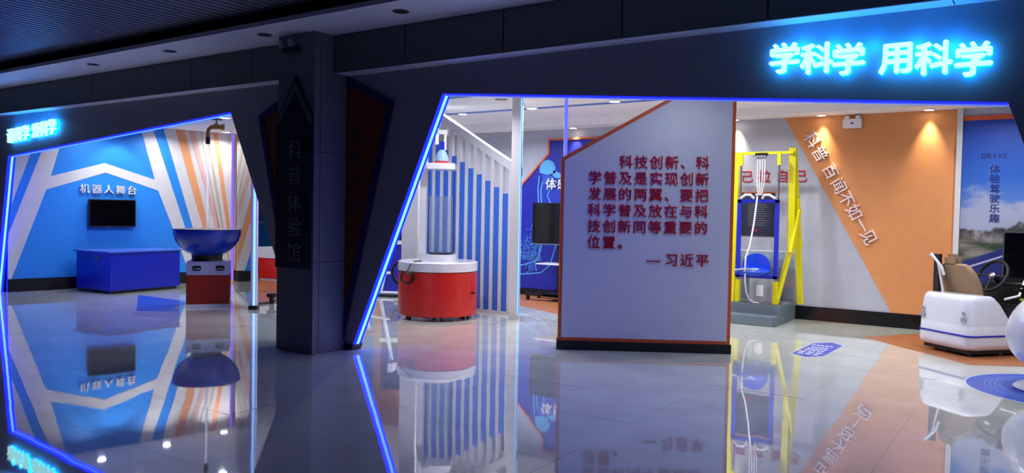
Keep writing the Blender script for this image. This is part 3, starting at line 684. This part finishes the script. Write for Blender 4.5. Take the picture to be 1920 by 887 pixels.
# ------------------------------------------------------------------ landscape mural
def mural_material():
    m = bpy.data.materials.new('printed_landscape'); m.use_nodes = True; nt = m.node_tree; b = nt.nodes['Principled BSDF']; b.inputs['Roughness'].default_value = .5
    N = lambda t_, **k: nt.nodes.new(t_)
    g = N('ShaderNodeTexCoord'); sp = N('ShaderNodeSeparateXYZ'); nt.links.new(g.outputs['Object'], sp.inputs[0])
    def noise(scale, det=5, sx=1, sz=1):
        mp = N('ShaderNodeMapping'); mp.inputs['Scale'].default_value = (sx, 1, sz); nt.links.new(g.outputs['Object'], mp.inputs[0])
        n = N('ShaderNodeTexNoise'); n.inputs['Scale'].default_value = scale; n.inputs['Detail'].default_value = det; nt.links.new(mp.outputs[0], n.inputs[0]); return n.outputs['Fac']
    def ramp(src, stops):
        r = N('ShaderNodeValToRGB'); e = r.color_ramp.elements
        while len(e) < len(stops): e.new(.5)
        for q, (p_, c) in zip(e, stops): q.position = p_; q.color = c
        nt.links.new(src, r.inputs[0]); return r.outputs[0]
    def mth(op, a, b_):
        q = N('ShaderNodeMath'); q.operation = op
        for i_, v in enumerate((a, b_)):
            if isinstance(v, (int, float)): q.inputs[i_].default_value = v
            else: nt.links.new(v, q.inputs[i_])
        return q.outputs[0]
    def mix(f_, a, b_):
        q = N('ShaderNodeMix'); q.data_type = 'RGBA'
        for nm, v in (('Factor', f_), ('A', a), ('B', b_)):
            if isinstance(v, tuple): q.inputs[nm].default_value = v
            else: nt.links.new(v, q.inputs[nm])
        return q.outputs['Result']
    z = sp.outputs[2]; zn = mth('DIVIDE', z, 2.85)
    sky = ramp(zn, [(.5, lin(110, 150, 205)), (.72, lin(36, 96, 190)), (1, lin(24, 62, 170))])
    cl = mth('ADD', noise(2.0, 6, 1, 1.6), mth('MULTIPLY', mth('SUBTRACT', 1.95, z), .62))
    sky = mix(ramp(cl, [(.50, (0, 0, 0, 1)), (.66, (1, 1, 1, 1))]), sky, lin(165, 172, 196))
    land = ramp(noise(4.5, 8, .45, 2.2), [(.36, lin(30, 42, 40)), (.46, lin(62, 84, 56)), (.54, lin(120, 112, 100)), (.66, lin(150, 146, 142))])
    ridge = mth('ADD', 1.40, mth('MULTIPLY', mth('SUBTRACT', noise(2.4, 4, 1, .05), .5), .55))
    fac = ramp(mth('ADD', mth('MULTIPLY', mth('SUBTRACT', z, ridge), 30), .5), [(0, (0, 0, 0, 1)), (1, (1, 1, 1, 1))])
    dark = ramp(mth('MULTIPLY', mth('SUBTRACT', ridge, z), 5), [(0.0, (1, 1, 1, 1)), (1, (0, 0, 0, 1))])
    rock = ramp(noise(9, 6), [(.42, lin(26, 30, 40)), (.55, lin(96, 92, 96)), (.66, lin(176, 172, 176))])
    c = mix(dark, land, rock); c = mix(fac, c, sky)
    rl = mth('ADD', .93, mth('MULTIPLY', mth('ADD', sp.outputs[0], .95), .42))     # road edge rises to the right
    road = ramp(mth('ADD', mth('MULTIPLY', mth('SUBTRACT', rl, z), 40), .5), [(0, (0, 0, 0, 1)), (1, (1, 1, 1, 1))])
    c = mix(road, c, lin(34, 48, 120))
    d_ = mth('ABSOLUTE', mth('SUBTRACT', z, mth('SUBTRACT', rl, .10)), 0)
    line = ramp(mth('MULTIPLY', d_, 40), [(.3, (1, 1, 1, 1)), (.6, (0, 0, 0, 1))])
    c = mix(line, c, lin(190, 196, 226)); nt.links.new(c, b.inputs['Base Color']); return m
t = thing('landscape_mural', 'printed mural of blue sky, clouds, mountains and road with blue lettering', 'mural')
BACK.rect('print', -.93, 3.55, .21, 2.80, .007, .012, mural_material(), t)
BACK.rect('top_trim', -.93, 3.55, 2.80, 2.86, .007, .02, orange_t, t)
for i, ch in enumerate('DRIVE'): put_char(BACK, ch, -.685+.058*i, 2.335, .090, letter_blue, t, .04, .020, off=.01)
for i, ch in enumerate('体验驾驶乐趣'): put_char(BACK, ch, -.56+.003*i, 2.165-.127*i, .120, letter_blue, t, .05, .016, off=.01)

# ------------------------------------------------------------------ driving simulator
t = thing('driving_simulator', 'white fibreglass driving simulator body with blue line and tan seat', 'driving simulator', (-.64, 9.76, 0), R(50-90))
# local: +y is forwards, x to the right; rear right corner at the origin
W0, RB = -.745, .09
def shell(z0, z1, tin, y1, grow=0.0):
    pts = []
    x0, x1, yb_ = W0+tin-grow, 0-tin+grow, 0+tin-grow
    for cx, cy, a0 in ((x1-RB, yb_+RB, -90), (None, None, 0)):
        if cx is None: break
        pts += [(cx+RB*math.cos(R(a)), cy+RB*math.sin(R(a))) for a in range(-90, 1, 15)]
    pts += [(x1, y1), (x0, y1)] + [(x0+RB+RB*math.cos(R(a)), yb_+RB+RB*math.sin(R(a))) for a in range(180, 271, 15)]
    return pts
def loft(levels, nm, m, cap=True):
    mb = MB(); rings = [[mb.b.verts.new((x, y, z)) for x, y in pts] for z, pts in levels]; n_ = len(rings[0])
    for a, b in zip(rings, rings[1:]):
        for i in range(n_): mb.b.faces.new((a[i], a[(i+1) % n_], b[(i+1) % n_], b[i]))
    if cap: mb.b.faces.new(rings[0][::-1]); mb.b.faces.new(rings[-1])
    return mb.build(nm, m, t, True)
loft([(.075, shell(0, 0, .03, 1.12)), (.10, shell(0, 0, .005, 1.12)), (.14, shell(0, 0, 0, 1.12)), (.36, shell(0, 0, .008, 1.12)), (.385, shell(0, 0, .02, 1.10))], 'lower_shell', shell_m)
loft([(.34, shell(0, 0, .007, .60)), (.43, shell(0, 0, .011, .53)), (.50, shell(0, 0, .016, .48)), (.57, shell(0, 0, .020, .43)), (.61, shell(0, 0, .026, .39)), (.645, shell(0, 0, .036, .36)), (.665, shell(0, 0, .055, .33))], 'rear_shell', shell_m)
bl = loft([(.222, shell(0, 0, 0, 1.125, .004)), (.240, shell(0, 0, 0, 1.125, .004))], 'blue_line', counter_m)
MB().box(W0+.06, -.05, .06, 1.05, .03, .09).build('chassis', black_m, t)
for cx, cy in ((W0+.15, .16), (-.15, .16), (-.12, .55), (W0+.15, .9), (-.15, .9)): MB().tube([(cx-.015, cy, .024), (cx+.015, cy, .024)], .024, 14).build('caster', steel_m, t, True)
for cx, cz, rr in ((-.085, .405, .034), (-.085, .475, .022), (W0+.09, .405, .034), (W0+.09, .475, .022)):
    o = MB().cyl(0, 0, 0, .01, rr).build('lamp', mat('silver_lamp', (170, 174, 186), .25, metal=.4), t, True); o.rotation_euler = (R(90), 0, 0); o.location = (cx, .004, cz)
# seat
sb = MB(); rings = []
for z, y0, wd, dp in ((.50, .44, .24, .07), (.62, .42, .25, .08), (.78, .37, .25, .085), (.90, .33, .22, .075), (.98, .30, .17, .06), (1.0, .295, .12, .04)):
    rings.append([sb.b.verts.new((-.50+wd*math.copysign(abs(math.cos(a))**.6, math.cos(a)), y0+dp*math.copysign(abs(math.sin(a))**.6, math.sin(a)), z)) for a in [2*math.pi*i/20 for i in range(20)]])
for a, b in zip(rings, rings[1:]):
    for i in range(20): sb.b.faces.new((a[i], a[(i+1) % 20], b[(i+1) % 20], b[i]))
sb.b.faces.new(rings[0][::-1]); sb.b.faces.new(rings[-1]); sb.build('seat_back', tan_m, t, True)
MB().box(-.645, -.425, .235, .335, .955, 1.105, .04).build('headrest', tan_m, t, True)
MB().box(-.68, -.20, .42, .66, .40, .52, .03).build('seat_cushion', tan_m, t, True)
MB().tube([(-.74, .16, 1.08), (-.71, .14, 1.10), (-.65, .16, 1.03), (-.59, .18, .95), (-.57, .20, .86)], .016).tube([(-.64, .18, 1.0), (-.61, .2, .80), (-.59, .22, .64)], .014).build('grab_bar', shell_m, t, True)
MB().bar((-.665, .20, .60), (-.665, .20, 1.10), .07, .05).build('belt_post', mat('dark_brown_post', (40, 16, 14), .5), t)
# dash, wheel
MB().box(W0+.04, -.035, .66, 1.10, .37, .56, .03).box(W0+.10, -.06, .80, 1.08, .5, .78, .04).build('dashboard', black_m, t)
MB().box(-.036, -.028, .72, .98, .615, .64).build('yellow_label', mat('yellow_green_label', (190, 200, 50), .4), t)
wl_ = MB().tube([(.19*math.cos(a), .19*math.sin(a), 0) for a in [2*math.pi*i/28 for i in range(29)]], .018, 8).tube([(-.18, 0, 0), (.18, 0, 0)], .014).tube([(0, -.18, 0), (0, 0, 0)], .014).build('steering_wheel', black_m, t, True)
wl_.location = (-.44, .76, .86); wl_.rotation_euler = (R(62), 0, 0); MB().sphere((0, 0, 0), .045, (1, 1, .6)).build('wheel_hub', steel_m, wl_, True)
MB().tube([(-.44, .78, .86), (-.44, .92, .74)], .03).build('steering_column', black_m, t, True)
MB().tube([(-.14, .62, .62), (-.10, .78, .66), (-.16, .92, .82)], .014).build('side_rail', shell_m, t, True)
t = thing('simulator_television', 'large black television with silver edge in front of the driving simulator', 'television', (-.43, 11.50, 0), R(-3))
MB().box(0, 1.35, 0, .06, .58, 1.37, .006).build('housing', steel_m, t); MB().box(.018, 1.33, -.006, 0, .62, 1.352).build('screen', screen_m, t)
MB().box(.4, .48, .06, .12, 0, 1.0).box(.8, .88, .06, .12, 0, 1.0).box(.2, 1.1, -.2, .25, .0, .06).build('stand', black_m, t)
MB().box(.05, .35, -.16, -.10, .70, .745, .01).build('yellow_label', mat('yellow_green_label', (190, 200, 50), .4), t); MB().box(.0, .6, -.14, .0, .58, .80, .02).build('control_box', black_m, t)

# ------------------------------------------------------------------ white pod chair and floor decals
def circ(cx, cy, r, n=64): return [(cx+r*math.cos(2*math.pi*i/n), cy+r*math.sin(2*math.pi*i/n)) for i in range(n)]
t = thing('round_floor_decal', 'round blue floor decal with pale rings under the white pod chair', 'floor decal', (.22, 8.42, 0))
MB().prism(H, circ(0, 0, .80), .0, .0012).build('white_edge', mat('white_vinyl', (225, 228, 236), .2), t); MB().prism(H, circ(0, 0, .785), .0012, .002).build('disc', vblue, t)
for r_ in (.64, .60, .56, .52): MB().lathe([(r_, .002), (r_, .0026), (r_-.008, .0026), (r_-.008, .002)], (0, 0), 72).build('ring', ringb, t)
t = thing('pod_chair', 'white egg-shaped pod chair on a round swivel base at the right edge', 'chair', (.17, 8.42, .0025))
MB().lathe([(0, 0), (.36, 0), (.37, .012), (.35, .03), (.12, .05), (0, .05)], (0, 0), 48).build('base', shell_m, t, True)
MB().lathe([(.05, .04), (.045, .17)], (0, 0), 20).build('stem', steel_m, t, True)
sm2 = MB(); nu, nv = 32, 20; rw = []
for j in range(nv+1):
    ph = R(-90 + 150*j/nv); row_ = []
    for i in range(nu):
        th = 2*math.pi*i/nu; k = .44*math.cos(ph)**.9 if math.cos(ph) > 0 else 0
        row_.append(sm2.b.verts.new((k*math.cos(th), k*math.sin(th), .46+(.30 if ph < 0 else .44)*math.sin(ph))))
    rw.append(row_)
for a, b in zip(rw, rw[1:]):
    for i in range(nu):
        c = (a[i].co+b[(i+1) % nu].co)/2
        if c.z > .5 and c.x > .16 and c.y > -.3: continue
        sm2.b.faces.new((a[i], a[(i+1) % nu], b[(i+1) % nu], b[i]))
bmesh.ops.remove_doubles(sm2.b, verts=sm2.b.verts[:], dist=.001)
pod = sm2.build('shell', shell_m, t, True); md = pod.modifiers.new('thick', 'SOLIDIFY'); md.thickness = .03
MB().sphere((.04, 0, .40), .32, (1, 1, .35), 24).build('cushion', vblue, t, True)
t = thing('small_floor_decal', 'small blue six-sided floor decal with white text on the cream tiles', 'floor decal')
dp = [(-2.262, 8.781), (-2.08, 8.635), (-1.925, 8.819), (-1.90, 9.74), (-2.06, 9.917), (-2.24, 9.70)]
MB().prism(H, dp, 0, .0012).build('white_edge', _m['white_vinyl'], t)
c0 = Vector((sum(p[0] for p in dp)/6, sum(p[1] for p in dp)/6)); MB().prism(H, [tuple(c0+(Vector(p)-c0)*.955) for p in dp], .0012, .002).build('field', mat('violet_blue_vinyl', (72, 84, 178), .3), t)
for k, (yy, ww) in enumerate(((8.86, .24), (8.98, .27), (9.12, .22), (9.24, .22), (9.36, .2), (9.52, .24))):
    nn = 5 if k > 1 else 3
    for q in range(nn):
        x0_ = -2.09-ww/2+ww*q/nn; MB().box(x0_, x0_+ww/nn*.7, yy, yy+.055, .002, .0028).build('text_mark', letter_white, t)
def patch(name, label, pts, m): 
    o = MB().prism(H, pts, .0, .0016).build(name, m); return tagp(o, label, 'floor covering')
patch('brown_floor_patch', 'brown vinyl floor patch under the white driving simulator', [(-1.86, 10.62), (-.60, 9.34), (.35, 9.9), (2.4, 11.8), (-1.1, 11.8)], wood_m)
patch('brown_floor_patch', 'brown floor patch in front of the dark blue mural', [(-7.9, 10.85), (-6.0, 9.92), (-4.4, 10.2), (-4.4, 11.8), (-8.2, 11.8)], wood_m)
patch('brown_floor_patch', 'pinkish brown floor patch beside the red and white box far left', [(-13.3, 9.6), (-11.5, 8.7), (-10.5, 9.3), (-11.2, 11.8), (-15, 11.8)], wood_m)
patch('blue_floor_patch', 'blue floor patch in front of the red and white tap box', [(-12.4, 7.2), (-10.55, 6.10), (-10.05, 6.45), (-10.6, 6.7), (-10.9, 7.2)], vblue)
